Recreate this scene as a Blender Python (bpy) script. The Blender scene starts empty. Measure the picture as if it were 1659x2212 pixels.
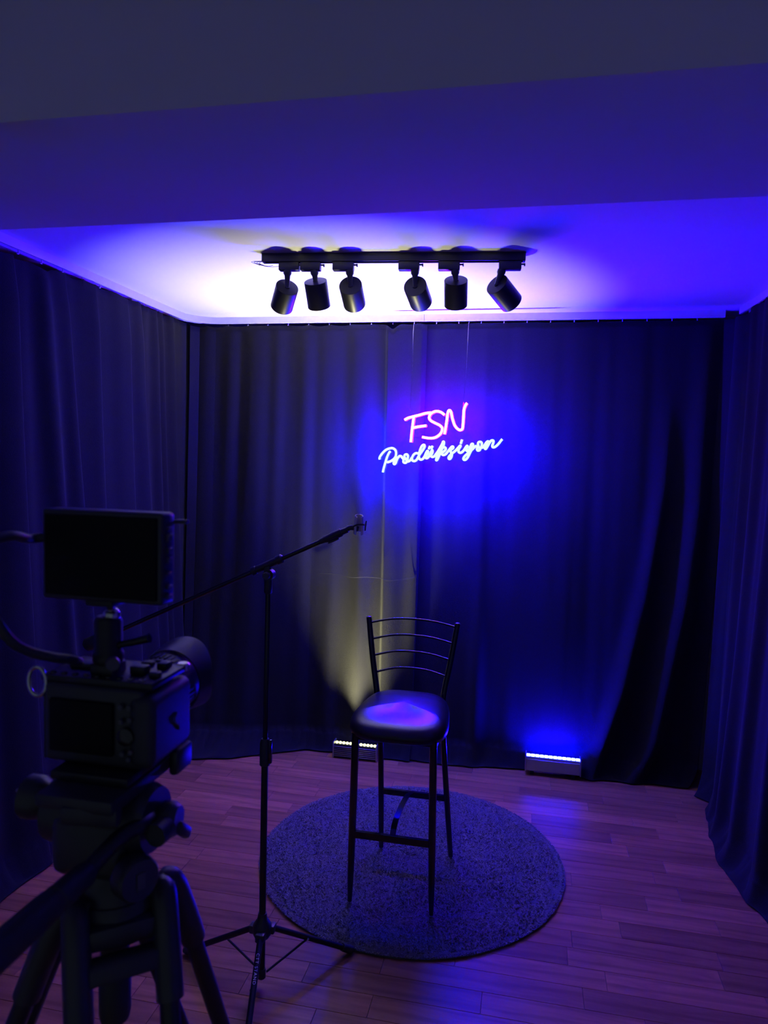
import bpy, bmesh, math, random
import numpy as np
from mathutils import Vector, Matrix

random.seed(7); rng = np.random.default_rng(7)
S = bpy.context.scene
COL = S.collection
PI = math.pi

# ------------------------------------------------------------------ camera
def cam_axes(p, y, r):
    fw = Vector((-math.sin(y)*math.cos(p), math.cos(y)*math.cos(p), math.sin(p)))
    rt = Vector((math.cos(y), math.sin(y), 0)); up = rt.cross(fw)
    return rt*math.cos(r)+up*math.sin(r), -rt*math.sin(r)+up*math.cos(r), fw
RT, UP, FW = cam_axes(math.radians(-3.96), math.radians(11.41), math.radians(1.55))
cd = bpy.data.cameras.new('camera'); cam = bpy.data.objects.new('camera', cd); COL.objects.link(cam)
cam.matrix_world = Matrix(((RT.x, UP.x, -FW.x, 0), (RT.y, UP.y, -FW.y, 0), (RT.z, UP.z, -FW.z, 1.7), (0, 0, 0, 1)))
cd.sensor_fit = 'VERTICAL'; cd.sensor_height = 36.0; cd.lens = 1534.0/2212.0*36.0
cd.clip_start = 0.05
cd.dof.use_dof = True; cd.dof.focus_distance = 3.2; cd.dof.aperture_fstop = 7.0
S.camera = cam

# ------------------------------------------------------------------ world, exposure
W = bpy.data.worlds.new('world'); S.world = W; W.use_nodes = True
bg = W.node_tree.nodes['Background']
bg.inputs[0].default_value = (0.42, 0.52, 0.75, 1); bg.inputs[1].default_value = 0.13
S.view_settings.view_transform = 'Standard'; S.view_settings.look = 'None'
S.view_settings.gamma = 1; S.view_settings.use_curve_mapping = False
S.view_settings.exposure = 0.0

YEL = (1.0, 0.95, 0.48); YEL_POWER = 19.0
BLU = (0.02, 0.004, 1.0); BLU_POWER = 11.5
NEON_RED = (40.0, 1.5, 1.7); NEON_BLUE = (0.80, 1.2, 130.0)

# ------------------------------------------------------------------ materials
MATS = {}
def mat(name, base, rough=0.6, metal=0.0, var=0.12, nscale=40.0, bump=0.0, bscale=200.0, sheen=0.0, spec=0.5, emit=None, estr=1.0, coat=0.0):
    m = bpy.data.materials.new(name); m.use_nodes = True
    nt = m.node_tree; b = nt.nodes['Principled BSDF']
    tc = nt.nodes.new('ShaderNodeTexCoord'); nz = nt.nodes.new('ShaderNodeTexNoise')
    nz.inputs['Scale'].default_value = nscale; nz.inputs['Detail'].default_value = 4
    nt.links.new(tc.outputs['Object'], nz.inputs['Vector'])
    mx = nt.nodes.new('ShaderNodeMix'); mx.data_type = 'RGBA'
    nt.links.new(nz.outputs['Fac'], mx.inputs['Factor'])
    mx.inputs['A'].default_value = (*[c*(1-var) for c in base], 1); mx.inputs['B'].default_value = (*[min(1, c*(1+var)) for c in base], 1)
    nt.links.new(mx.outputs['Result'], b.inputs['Base Color'])
    b.inputs['Roughness'].default_value = rough; b.inputs['Metallic'].default_value = metal
    b.inputs['Specular IOR Level'].default_value = spec
    b.inputs['Sheen Weight'].default_value = sheen; b.inputs['Coat Weight'].default_value = coat
    if bump:
        n2 = nt.nodes.new('ShaderNodeTexNoise'); n2.inputs['Scale'].default_value = bscale; n2.inputs['Detail'].default_value = 3
        nt.links.new(tc.outputs['Object'], n2.inputs['Vector'])
        bp = nt.nodes.new('ShaderNodeBump'); bp.inputs['Strength'].default_value = bump; bp.inputs['Distance'].default_value = 0.003
        nt.links.new(n2.outputs['Fac'], bp.inputs['Height']); nt.links.new(bp.outputs['Normal'], b.inputs['Normal'])
    if emit:
        b.inputs['Emission Color'].default_value = (*emit, 1); b.inputs['Emission Strength'].default_value = estr
    MATS[name] = m
    return m

def floor_mat():
    m = bpy.data.materials.new('laminate'); m.use_nodes = True
    nt = m.node_tree; N = nt.nodes; L = nt.links; b = N['Principled BSDF']
    geo = N.new('ShaderNodeNewGeometry'); oi = N.new('ShaderNodeObjectInfo')
    mul = N.new('ShaderNodeVectorMath'); mul.operation = 'MULTIPLY'; mul.inputs[1].default_value = (1.5, 9.5, 1.0)
    L.new(geo.outputs['Position'], mul.inputs[0])
    rs = N.new('ShaderNodeMath'); rs.operation = 'MULTIPLY'; rs.inputs[1].default_value = 37.0; L.new(oi.outputs['Random'], rs.inputs[0])
    cx = N.new('ShaderNodeCombineXYZ'); L.new(rs.outputs[0], cx.inputs[0]); L.new(rs.outputs[0], cx.inputs[1]); L.new(rs.outputs[0], cx.inputs[2])
    add = N.new('ShaderNodeVectorMath'); L.new(mul.outputs[0], add.inputs[0]); L.new(cx.outputs[0], add.inputs[1])
    n1 = N.new('ShaderNodeTexNoise'); n1.inputs['Scale'].default_value = 2.2; n1.inputs['Detail'].default_value = 6; n1.inputs['Roughness'].default_value = 0.62; n1.inputs['Distortion'].default_value = 1.2
    L.new(add.outputs[0], n1.inputs['Vector'])
    wv = N.new('ShaderNodeTexWave'); wv.wave_type = 'BANDS'; wv.bands_direction = 'Y'; wv.inputs['Scale'].default_value = 0.55; wv.inputs['Distortion'].default_value = 9.0; wv.inputs['Detail'].default_value = 3; wv.inputs['Detail Scale'].default_value = 0.9
    L.new(add.outputs[0], wv.inputs['Vector'])
    r1 = N.new('ShaderNodeValToRGB'); r1.color_ramp.elements[0].position = 0.32; r1.color_ramp.elements[1].position = 0.7
    r1.color_ramp.elements[0].color = (0.34, 0.135, 0.055, 1); r1.color_ramp.elements[1].color = (0.50, 0.215, 0.088, 1)
    L.new(n1.outputs['Fac'], r1.inputs[0])
    r2 = N.new('ShaderNodeValToRGB'); r2.color_ramp.elements[0].position = 0.0; r2.color_ramp.elements[1].position = 0.28
    r2.color_ramp.elements[0].color = (0.74, 0.70, 0.68, 1); r2.color_ramp.elements[1].color = (1, 1, 1, 1)
    L.new(wv.outputs['Fac'], r2.inputs[0])
    mx = N.new('ShaderNodeMix'); mx.data_type = 'RGBA'; mx.blend_type = 'MULTIPLY'; mx.inputs['Factor'].default_value = 0.9
    L.new(r1.outputs[0], mx.inputs['A']); L.new(r2.outputs[0], mx.inputs['B'])
    mr = N.new('ShaderNodeMapRange'); mr.inputs['To Min'].default_value = 0.64; mr.inputs['To Max'].default_value = 1.14; L.new(oi.outputs['Random'], mr.inputs['Value'])
    hs = N.new('ShaderNodeHueSaturation'); L.new(mr.outputs[0], hs.inputs['Value']); L.new(mx.outputs['Result'], hs.inputs['Color'])
    L.new(hs.outputs[0], b.inputs['Base Color'])
    b.inputs['Roughness'].default_value = 0.34; b.inputs['Specular IOR Level'].default_value = 0.32
    bp = N.new('ShaderNodeBump'); bp.inputs['Strength'].default_value = 0.06; bp.inputs['Distance'].default_value = 0.002
    L.new(n1.outputs['Fac'], bp.inputs['Height']); L.new(bp.outputs['Normal'], b.inputs['Normal'])
    MATS['laminate'] = m
floor_mat()
mat('floor_base', (0.20, 0.09, 0.06), 0.5)
mat('paint', (0.80, 0.80, 0.82), 0.75, var=0.02, nscale=6, bump=0.10, bscale=25)
mat('beam_paint', (0.74, 0.75, 0.78), 0.8, var=0.03, nscale=5, bump=0.12, bscale=20)
mat('wall_paint', (0.55, 0.55, 0.56), 0.85, var=0.04, nscale=5)
mat('curtain', (0.014, 0.0135, 0.017), 0.92, var=0.35, nscale=260, bump=0.75, bscale=420, sheen=0.05, spec=0.12)
mat('track_white', (0.72, 0.72, 0.72), 0.5, var=0.05)
mat('black_matte', (0.014, 0.014, 0.015), 0.42, var=0.2, bump=0.05, bscale=500)
mat('black_lamp', (0.018, 0.018, 0.020), 0.40, var=0.2)
mat('black_gloss', (0.010, 0.010, 0.011), 0.16, var=0.1, coat=0.3)
mat('black_plastic', (0.030, 0.031, 0.034), 0.38, var=0.2, bump=0.1, bscale=900)
mat('black_rubber', (0.026, 0.028, 0.030), 0.5, var=0.2, bump=0.2, bscale=900)
mat('screen_glass', (0.004, 0.004, 0.005), 0.5, var=0.05, spec=0.15)
mat('leatherette', (0.014, 0.013, 0.015), 0.29, var=0.15, bump=0.16, bscale=330)
mat('rug_base', (0.125, 0.122, 0.105), 0.95, var=0.5, nscale=120, bump=1.0, bscale=260, spec=0.1)
mat('rug_pile', (0.190, 0.185, 0.160), 0.95, var=0.55, nscale=60, spec=0.1, sheen=0.3)
mat('steel', (0.55, 0.55, 0.57), 0.22, metal=1.0, var=0.05)
mat('aluminium', (0.42, 0.42, 0.44), 0.42, metal=0.85, var=0.06)
mat('white_panel', (0.34, 0.34, 0.36), 0.5, var=0.04)
mat('grey_clip', (0.80, 0.80, 0.82), 0.35, var=0.15)
mat('print_white', (0.75, 0.75, 0.75), 0.6, var=0.02)
mat('grey_knob', (0.07, 0.07, 0.075), 0.5, var=0.1)
mat('cord', (0.008, 0.008, 0.009), 0.7, spec=0.15)
mat('neon_red', (0.8, 0.1, 0.1), 0.4, emit=NEON_RED)
mat('neon_blue', (0.1, 0.2, 0.8), 0.4, emit=NEON_BLUE)
mat('neon_glow_strip_red', (0.35, 0.02, 0.03), 0.5, emit=(150.0, 0.02, 4.0), estr=1.0)
mat('neon_glow_strip_blue', (0.02, 0.05, 0.4), 0.5, emit=(0.02, 0.25, 8000.0), estr=1.0)  # emission for rear strips added to throw blue and red glow onto the curtain
mat('led_yellow', (0.2, 0.2, 0.02), 0.4, emit=(2.6, 2.7, 1.0), estr=1.0)
mat('led_blue', (0.2, 0.3, 0.9), 0.4, emit=(1.2, 1.7, 950.0), estr=1.0)
def acrylic():
    m = bpy.data.materials.new('clear_acrylic'); m.use_nodes = True; nt = m.node_tree
    for n in list(nt.nodes):
        if n.type == 'BSDF_PRINCIPLED': nt.nodes.remove(n)
    out = nt.nodes['Material Output']
    t = nt.nodes.new('ShaderNodeBsdfTransparent'); t.inputs[0].default_value = (0.97, 0.97, 0.97, 1)
    g = nt.nodes.new('ShaderNodeBsdfGlossy'); g.inputs['Roughness'].default_value = 0.08
    mx = nt.nodes.new('ShaderNodeMixShader'); mx.inputs[0].default_value = 0.05
    nt.links.new(t.outputs[0], mx.inputs[1]); nt.links.new(g.outputs[0], mx.inputs[2]); nt.links.new(mx.outputs[0], out.inputs['Surface'])
    MATS['clear_acrylic'] = m
acrylic()

# ------------------------------------------------------------------ helpers
V = Vector
def frame(d):
    d = V(d).normalized(); a = V((0, 0, 1)) if abs(d.z) < 0.95 else V((1, 0, 0))
    x = a.cross(d).normalized(); return x, d.cross(x), d
def smooth(pts, n=8, closed=False):
    P = [V(p) for p in pts]; out = []
    m = len(P)
    rngi = range(m if closed else m-1)
    for i in rngi:
        if closed: a, b, c, d = P[(i-1) % m], P[i], P[(i+1) % m], P[(i+2) % m]
        else: a, b, c, d = P[max(i-1, 0)], P[i], P[i+1], P[min(i+2, m-1)]
        for k in range(n):
            t = k/n
            out.append(0.5*((2*b)+(c-a)*t+(2*a-5*b+4*c-d)*t*t+(3*b-a-3*c+d)*t**3))
    if not closed: out.append(P[-1])
    return out

class MB:
    def __init__(self): self.v = []; self.f = []
    def add(self, vs, fs):
        o = len(self.v); self.v += [tuple(p) for p in vs]; self.f += [tuple(i+o for i in f) for f in fs]; return self
    def box(self, c, s, R=None, bev=0.0, seg=2):
        bm = bmesh.new(); bmesh.ops.create_cube(bm, size=1.0)
        for v in bm.verts: v.co = V((v.co.x*s[0], v.co.y*s[1], v.co.z*s[2]))
        if bev: bmesh.ops.bevel(bm, geom=list(bm.edges), offset=bev, segments=seg, affect='EDGES', profile=0.5)
        bm.verts.index_update()
        M = R if R is not None else Matrix.Identity(3)
        self.add([V(c)+M @ v.co for v in bm.verts], [[v.index for v in f.verts] for f in bm.faces]); bm.free(); return self
    def span(self, a, b, bev=0.0, seg=2):
        return self.box([(a[i]+b[i])/2 for i in range(3)], [abs(b[i]-a[i]) for i in range(3)], bev=bev, seg=seg)
    def lathe(self, o, d, prof, n=24, caps=True):
        x, y, z = frame(d); o = V(o); vs = []; fs = []
        for (h, r) in prof:
            for k in range(n):
                a = 2*PI*k/n; vs.append(o+z*h+(x*math.cos(a)+y*math.sin(a))*r)
        for i in range(len(prof)-1):
            for k in range(n):
                k2 = (k+1) % n; fs.append((i*n+k, i*n+k2, (i+1)*n+k2, (i+1)*n+k))
        if caps:
            fs.append(tuple(range(n-1, -1, -1))); fs.append(tuple((len(prof)-1)*n+k for k in range(n)))
        return self.add(vs, fs)
    def cyl(self, a, b, r0, r1=None, n=16):
        a = V(a); b = V(b); return self.lathe(a, b-a, [(0, r0), ((b-a).length, r0 if r1 is None else r1)], n)
    def tube(self, pts, r, n=10, closed=False, flat=None):
        P = [V(p) for p in pts]; m = len(P); vs = []; fs = []
        T = []
        for i in range(m):
            if closed: t = P[(i+1) % m]-P[(i-1) % m]
            else: t = P[min(i+1, m-1)]-P[max(i-1, 0)]
            T.append(t.normalized() if t.length > 1e-9 else V((0, 0, 1)))
        x, y, _ = frame(T[0])
        for i in range(m):
            x = (x-T[i]*x.dot(T[i])).normalized(); y = T[i].cross(x)
            rr = r[i] if hasattr(r, '__len__') else r
            for k in range(n):
                a = 2*PI*k/n; vs.append(P[i]+x*(math.cos(a)*rr)+y*(math.sin(a)*rr))
        for i in range(m if closed else m-1):
            j = (i+1) % m
            for k in range(n):
                k2 = (k+1) % n; fs.append((i*n+k, i*n+k2, j*n+k2, j*n+k))
        if not closed: fs.append(tuple(range(n-1, -1, -1))); fs.append(tuple((m-1)*n+k for k in range(n)))
        return self.add(vs, fs)
    def strip(self, pts, side, up, w, h):
        # rectangular bar swept along pts; side/up vectors fixed
        side = V(side).normalized(); vs = []; fs = []; P = [V(p) for p in pts]; m = len(P)
        for i, p in enumerate(P):
            t = (P[min(i+1, m-1)]-P[max(i-1, 0)]).normalized(); u = t.cross(side).normalized()
            for a, b in ((-1, -1), (1, -1), (1, 1), (-1, 1)): vs.append(p+side*(a*w/2)+u*(b*h/2))
        for i in range(m-1):
            for k in range(4):
                k2 = (k+1) % 4; fs.append((i*4+k, i*4+k2, i*4+4+k2, i*4+4+k))
        fs.append((3, 2, 1, 0)); fs.append(tuple((m-1)*4+k for k in range(4)))
        return self.add(vs, fs)
    def ball(self, c, r, n=14, sc=(1, 1, 1)):
        prof = [(-math.cos(PI*i/n)*r, max(math.sin(PI*i/n)*r, 1e-5)) for i in range(n+1)]
        o = len(self.v); self.lathe((0, 0, 0), (0, 0, 1), prof, n*2, caps=False)
        for i in range(o, len(self.v)):
            p = self.v[i]; self.v[i] = (c[0]+p[0]*sc[0], c[1]+p[1]*sc[1], c[2]+p[2]*sc[2])
        return self
    def build(self, name, m, parent=None, sm=True, ang=40, label=None, kind=None, fix=True):
        me = bpy.data.meshes.new(name)
        off = parent_loc(parent)
        me.from_pydata([(p[0]-off[0], p[1]-off[1], p[2]-off[2]) for p in self.v], [], self.f)
        if fix:
            bm = bmesh.new(); bm.from_mesh(me); bmesh.ops.recalc_face_normals(bm, faces=bm.faces); bm.to_mesh(me); bm.free()
        if sm:
            me.shade_smooth(); me.set_sharp_from_angle(angle=math.radians(ang))
        me.materials.append(MATS[m])
        o = bpy.data.objects.new(name, me); COL.objects.link(o)
        if parent: o.parent = parent
        if label: o['label'] = label
        if kind: o['kind'] = kind
        return o
LOC = {}
def parent_loc(p):
    out = V((0, 0, 0))
    while p is not None: out = out+V(p.location); p = p.parent
    return out
def thing(name, label, cat, loc=(0, 0, 0), group=None):
    o = bpy.data.objects.new(name, None); COL.objects.link(o); o.location = loc; o.empty_display_size = 0.05
    o['label'] = label; o['category'] = cat
    if group: o['group'] = group
    return o
def tag(o, label, cat, group=None, kind=None):
    o['label'] = label; o['category'] = cat
    if group: o['group'] = group
    if kind: o['kind'] = kind
    return o
def struct(o): o['kind'] = 'structure'; return o
def area(name, loc, d, sx, sy, power, col, spread, parent=None):
    l = bpy.data.lights.new(name, 'AREA'); l.shape = 'RECTANGLE'; l.size = sx; l.size_y = sy; l.energy = power; l.color = col
    l.spread = math.radians(spread)
    o = bpy.data.objects.new(name, l); COL.objects.link(o)
    z = -V(d).normalized(); x = V((1, 0, 0)); x = (x-z*x.dot(z)).normalized(); y = z.cross(x)
    off = parent_loc(parent)
    o.matrix_local = Matrix(((x.x, y.x, z.x, loc[0]-off[0]), (x.y, y.y, z.y, loc[1]-off[1]), (x.z, y.z, z.z, loc[2]-off[2]), (0, 0, 0, 1)))
    if parent: o.parent = parent
    return o

# ------------------------------------------------------------------ room shell
ZC = 2.55
floor = struct(MB().span((-2.25, -1.2, -0.12), (1.25, 4.35, -0.0085)).build('floor', 'floor_base', sm=False))
struct(MB().span((-2.25, -1.2, ZC), (1.25, 4.35, ZC+0.12)).build('ceiling', 'paint', sm=False))
struct(MB().span((-2.25, 1.075, 2.25), (1.25, 1.58, ZC), bev=0.006).build('ceiling_beam', 'beam_paint', sm=True))
struct(MB().span((-2.25, 4.24, -0.12), (1.25, 4.36, ZC+0.12)).build('wall_back', 'wall_paint', sm=False))
struct(MB().span((-2.37, -1.2, -0.12), (-2.25, 4.36, ZC+0.12)).build('wall_left', 'wall_paint', sm=False))
struct(MB().span((1.25, -1.2, -0.12), (1.37, 4.36, ZC+0.12)).build('wall_right', 'wall_paint', sm=False))

# laminate strips: every strip its own piece, shared meshes per length
PW = 0.096
plank_mesh = {}
def plank(x0, x1, y0):
    ln = round(x1-x0, 2)
    if ln not in plank_mesh:
        e = 0.0006; c = 0.0007
        a, w = ln/2-e, PW/2-e
        vs = [(-a, -w, -0.008), (a, -w, -0.008), (a, w, -0.008), (-a, w, -0.008), (-a, -w, -c), (a, -w, -c), (a, w, -c), (-a, w, -c),
              (-a+c, -w+c, 0), (a-c, -w+c, 0), (a-c, w-c, 0), (-a+c, w-c, 0)]
        fs = [(0, 3, 2, 1), (8, 9, 10, 11)]
        for k in range(4):
            k2 = (k+1) % 4; fs += [(k, k2, 4+k2, 4+k), (4+k, 4+k2, 8+k2, 8+k)]
        me = bpy.data.meshes.new('plank'); me.from_pydata(vs, [], fs); me.materials.append(MATS['laminate']); plank_mesh[ln] = me
    o = bpy.data.objects.new('plank', plank_mesh[ln]); COL.objects.link(o); o.location = ((x0+x1)/2, y0+PW/2, 0); o.parent = floor
y = 1.16; row = 0
while y < 4.22:
    x = -2.24-random.choice((0.0, 0.14, 0.28, 0.42)); first = True
    while x < 1.24:
        ln = random.choice((0.42, 0.50, 0.58, 0.66)); x0 = max(x, -2.24); x1 = min(x+ln, 1.24)
        if 1.24-x1 < 0.12: x1 = 1.24
        if x1-x0 > 0.05: plank(x0, round(x0+round(x1-x0, 2), 4), y)
        x = x1 if x1 < 1.24 else 9
    y += PW; row += 1
y_front = 1.16
MB().span((-2.24, -1.18, -0.0085), (1.24, y_front-0.001, 0.0)).build('floor_covering', 'laminate', floor, sm=False)

# ------------------------------------------------------------------ curtains
def interp(zz, pts):
    return np.interp(zz, [p[0] for p in pts], [p[1] for p in pts])
def ridge(u, z, path, wl, wr, amp):
    """path [(z,u)], widths either side, amp [(z,a)]"""
    uc = interp(z, path); a = interp(z, amp); d = u-uc
    wl_ = interp(z, wl) if isinstance(wl, list) else wl; wr_ = interp(z, wr) if isinstance(wr, list) else wr
    w = np.where(d < 0, wl_, wr_)
    return a*np.exp(-(d/w)**2)
def resample(poly, n):
    P = np.array(poly, float); d = np.r_[0, np.cumsum(np.linalg.norm(np.diff(P, axis=0), axis=1))]
    t = np.linspace(0, d[-1], n); return np.stack([np.interp(t, d, P[:, i]) for i in range(2)], 1)
def curtain(name, label, top, hem, nu, nv, foldf, coord, ztop, side):
    T = resample(top, nu); H = resample(hem, nu)
    tg = np.gradient(T, axis=0); tg /= np.linalg.norm(tg, axis=1)[:, None]
    for _ in range(3): tg[1:-1] = (tg[:-2]+tg[1:-1]*2+tg[2:])/4
    Nn = np.stack([tg[:, 1], -tg[:, 0]], 1)*side; Nn /= np.linalg.norm(Nn, axis=1)[:, None]
    F = H+(T-H)*0.45
    vv = np.r_[np.linspace(0, 0.9, nv-14), np.linspace(0.9, 1, 15)[1:]]
    vs = np.zeros((len(vv), nu, 3))
    zt = ztop(T[:, coord])
    for i, v in enumerate(vv):
        if v <= 0.9:
            k = v/0.9; z = zt*(1-k)+0.10*k; w = k**1.6; XY = T*(1-w)+F*w
        else:
            q = (v-0.9)/0.1; z = np.full(nu, 0.10*(1-q)**2.0+0.006); w = q; XY = F*(1-w)+H*w
        off = foldf(XY[:, coord], z)
        if v > 0.9:
            off = off*(1-0.75*q); z = z+0.012*np.sin(XY[:, coord]*41+1)*np.sin(q*PI)*0.8+0.006*np.abs(np.sin(XY[:, coord]*67))*(1-q)
        XY = XY+Nn*off[:, None]
        vs[i, :, :2] = XY; vs[i, :, 2] = np.maximum(z, 0.004)
    b = MB(); nvv = len(vv)
    fs = [(i*nu+j, i*nu+j+1, (i+1)*nu+j+1, (i+1)*nu+j) for i in range(nvv-1) for j in range(nu-1)]
    b.v = [tuple(p) for p in vs.reshape(-1, 3)]; b.f = fs
    o = b.build(name, 'curtain', None, sm=True, ang=180, fix=False)
    md = o.modifiers.new('cloth_thickness', 'SOLIDIFY'); md.thickness = 0.004; md.offset = -1
    return tag(o, label, 'curtain', 'floor-length black curtains')

def wob(u, z, a, s=0.0):
    return a*(np.sin(u*23+s+0.5*np.sin(z*2.1))+0.6*np.sin(u*41+2*s+0.7*np.sin(z*1.7+s))+0.35*np.sin(u*67+3*s))
A1 = [(0, 1.0), (2.6, 1.0)]
def fold_back_left(u, z):
    f = wob(u, z, 0.0022, 0.4)
    for (zt, zb, wl, wr, at, ab) in ((-1.93, -1.90, .05, .04, .02, .03), (-1.80, -1.77, .05, .05, .016, .03), (-1.64, -1.60, .06, .05, .02, .035), (-1.49, -1.44, .05, .06, .012, .03),
                                     (-1.33, -1.29, .05, .05, .016, .03), (-1.17, -1.13, .06, .05, .018, .045)):
        f = f+ridge(u, z, [(0, zb), (2.5, zt)], wl*1.25, wr*1.25, [(0, ab*0.85), (1.0, at*0.8), (2.5, at*0.55)])
    f = f+ridge(u, z, [(0, -0.935), (1.2, -0.955), (2.5, -0.985)], [(0, .085), (1.0, .05), (2.5, .06)], [(0, .06), (1, .05), (2.5, .06)], [(0, .05), (1.0, .030), (2.5, .012)])
    f = f+ridge(u, z, [(0, -0.785), (2.5, -0.825)], .014, .09, [(0, .028), (2.5, .022)])
    f = f+ridge(u, z, [(0, -0.60), (2.5, -0.635)], .05, .02, [(0, .03), (2.5, .02)])
    return f
def fold_back_right(u, z):
    f = wob(u, z, 0.0022, 2.0)*np.interp(z, [0, 1.2, 2.5], [1.6, 0.8, 0.7])
    f = f+ridge(u, z, [(0, -0.24), (2.5, -0.27)], .05, .035, [(0, .05), (0.5, .045), (1.1, .012), (2.5, .004)])
    f = f+ridge(u, z, [(0, -0.47), (2.5, -0.49)], .06, .06, [(0, .02), (2.5, .004)])
    f = f+ridge(u, z, [(0, 0.20), (2.5, 0.16)], .17, .17, [(0, .03), (0.9, .028), (1.6, .004), (2.5, .0)])
    f = f+ridge(u, z, [(0, 0.40), (0.45, 0.54), (0.98, 0.645), (1.6, 0.72), (2.5, 0.74)], .05, .035, [(0, .075), (0.8, .06), (1.5, .022), (2.2, .0)])
    f = f+ridge(u, z, [(0, 0.62), (0.2, 0.72), (0.98, 0.85), (1.5, 0.90), (2.5, 0.92)], .055, .045, [(0, .085), (0.9, .07), (1.7, .03), (2.5, .01)])
    return f
def fold_left(u, z):
    f = wob(u, z, 0.003, 1.0)
    for (zt, zb, wl, wr, a) in ((1.70, 1.70, .09, .04, .06), (1.95, 1.93, .08, .04, .06), (2.20, 2.18, .09, .04, .06), (2.50, 2.52, .12, .015, .07), (2.70, 2.83, .05, .05, .05), (2.84, 2.99, .06, .02, .05),
                             (3.06, 3.09, .08, .015, .05), (3.33, 3.33, .10, .012, .055), (3.47, 3.53, .07, .012, .05), (3.635, 3.66, .04, .012, .035),
                             (3.71, 3.74, .03, .012, .03), (3.82, 3.84, .05, .02, .03)):
        f = f+ridge(u, z, [(0, zb), (1.2, zb*0.6+zt*0.4), (2.5, zt)], wl, wr, [(0, a), (2.3, a*0.8), (2.5, a*0.45)])
    return f
def fold_right(u, z):
    f = wob(u, z, 0.004, 3.0)
    for (zt, zb, wl, wr, a) in ((1.75, 1.70, .06, .08, .05), (2.05, 2.0, .06, .08, .05), (2.4, 2.3, .05, .1, .06), (2.75, 2.62, .05, .1, .06), (3.07, 2.93, .03, .1, .055), (3.36, 3.2, .03, .09, .05), (3.6, 3.44, .03, .08, .05), (3.80, 3.62, .03, .07, .04)):
        f = f+ridge(u, z, [(0, zb), (2.5, zt)], wl, wr, [(0, a), (2.5, a*0.5)])
    return f
def scallop(base, per, a, drops=()):
    def z(u):
        r = base-a*np.abs(np.sin(PI*u/per))**0.7*(0.6+0.4*np.sin(u*9))
        for c, w, d in drops: r = r-d*np.exp(-((u-c)/w)**2)
        return r
    return z
curtain('curtain', 'black curtain on the left side wall behind the camera rig', [(-2.06, 1.45), (-2.06, 4.07)], [(-1.90, 1.45), (-1.88, 3.2), (-1.90, 3.72)], 620, 70,
        fold_left, 1, scallop(2.508, 0.115, 0.012, ((2.45, 0.3, 0.03), (2.72, 0.05, 0.02), (3.33, 0.05, 0.015))), 1)
curtain('curtain', 'black back curtain left of the neon sign, lit by the yellow light bar', [(-2.035, 4.02), (-2.00, 4.08), (-1.90, 4.10), (-0.605, 4.10)],
        [(-1.90, 3.62), (-1.84, 3.60), (-1.59, 3.68), (-1.40, 3.80), (-1.22, 3.91), (-1.05, 3.915), (-0.75, 3.905), (-0.60, 3.90)], 620, 80,
        fold_back_left, 0, scallop(2.502, 0.13, 0.009, ((-0.80, 0.03, 0.03),)), 1)
curtain('curtain', 'black back curtain behind the blue light bar, hanging right of the sign', [(-0.70, 4.115), (0.98, 4.10), (1.03, 4.06)],
        [(-0.70, 3.93), (-0.4, 3.905), (-0.04, 3.955), (0.2, 3.985), (0.41, 3.93), (0.70, 3.955), (0.90, 3.945)], 560, 80,
        fold_back_right, 0, scallop(2.505, 0.16, 0.005), 1)
curtain('curtain', 'black curtain on the right side wall spilling onto the floor', [(1.03, 4.05), (1.06, 3.9), (1.07, 1.5)],
        [(0.915, 3.86), (0.985, 3.796), (0.94, 3.716), (0.885, 3.32), (0.885, 3.13), (0.95, 2.82), (0.98, 2.3), (0.95, 1.5)], 560, 70,
        fold_right, 1, scallop(2.505, 0.15, 0.012, ((3.75, 0.08, -0.015),)), 1)

# ceiling curtain track (white U profile round three sides)
tr = thing('curtain_track', 'white ceiling curtain track running round three sides of the room', 'curtain track', (-0.5, 4.08, ZC))
def track_run(pts):
    P = [V((p[0], p[1], ZC)) for p in pts]; b = MB()
    for (o0, o1, z0, z1) in ((-0.028, 0.028, -0.012, -0.0005), (-0.028, -0.018, -0.034, -0.012), (0.018, 0.028, -0.038, -0.012), (-0.004, 0.004, -0.026, -0.012)):
        vs = []; fs = []; m = len(P)
        for i, p in enumerate(P):
            t = (P[min(i+1, m-1)]-P[max(i-1, 0)]).normalized(); n = V((t.y, -t.x, 0))
            for a, z in ((o0, z0), (o1, z0), (o1, z1), (o0, z1)): vs.append(p+n*a+V((0, 0, z)))
        for i in range(m-1):
            for k in range(4):
                k2 = (k+1) % 4; fs.append((i*4+k, i*4+k2, i*4+4+k2, i*4+4+k))
        fs += [(0, 1, 2, 3), tuple((m-1)*4+k for k in range(4))]
        b.add(vs, fs)
    return b
track_run([(-2.06, 1.60), (-2.06, 3.85)]+[(-1.86-0.20*math.cos(a), 3.90+0.20*math.sin(a)) for a in np.linspace(0.0, PI/2, 9)]+[(-1.8, 4.10), (-0.62, 4.10)]).build('rail', 'track_white', tr, ang=30)
track_run([(-0.618, 4.10), (0.98, 4.10)]).build('rail', 'track_white', tr, ang=30)
track_run([(1.055, 4.0), (1.07, 3.8), (1.07, 1.60)]).build('rail', 'track_white', tr, ang=30)
hook = None
for i in range(34):
    if i < 22: p = (-1.82+i*0.127, 4.098)
    else: p = (-2.058, 2.3+(i-22)*0.14)
    if hook is None:
        hook = MB().box((0, 0, 0), (0.004, 0.004, 0.03)).box((0, -0.004, -0.016), (0.003, 0.01, 0.003)).build('hook', 'track_white', None, sm=False); o = hook
    else: o = hook.copy(); COL.objects.link(o)
    o.parent = tr; o.location = V((p[0], p[1], 2.518))-V(tr.location)

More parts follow.
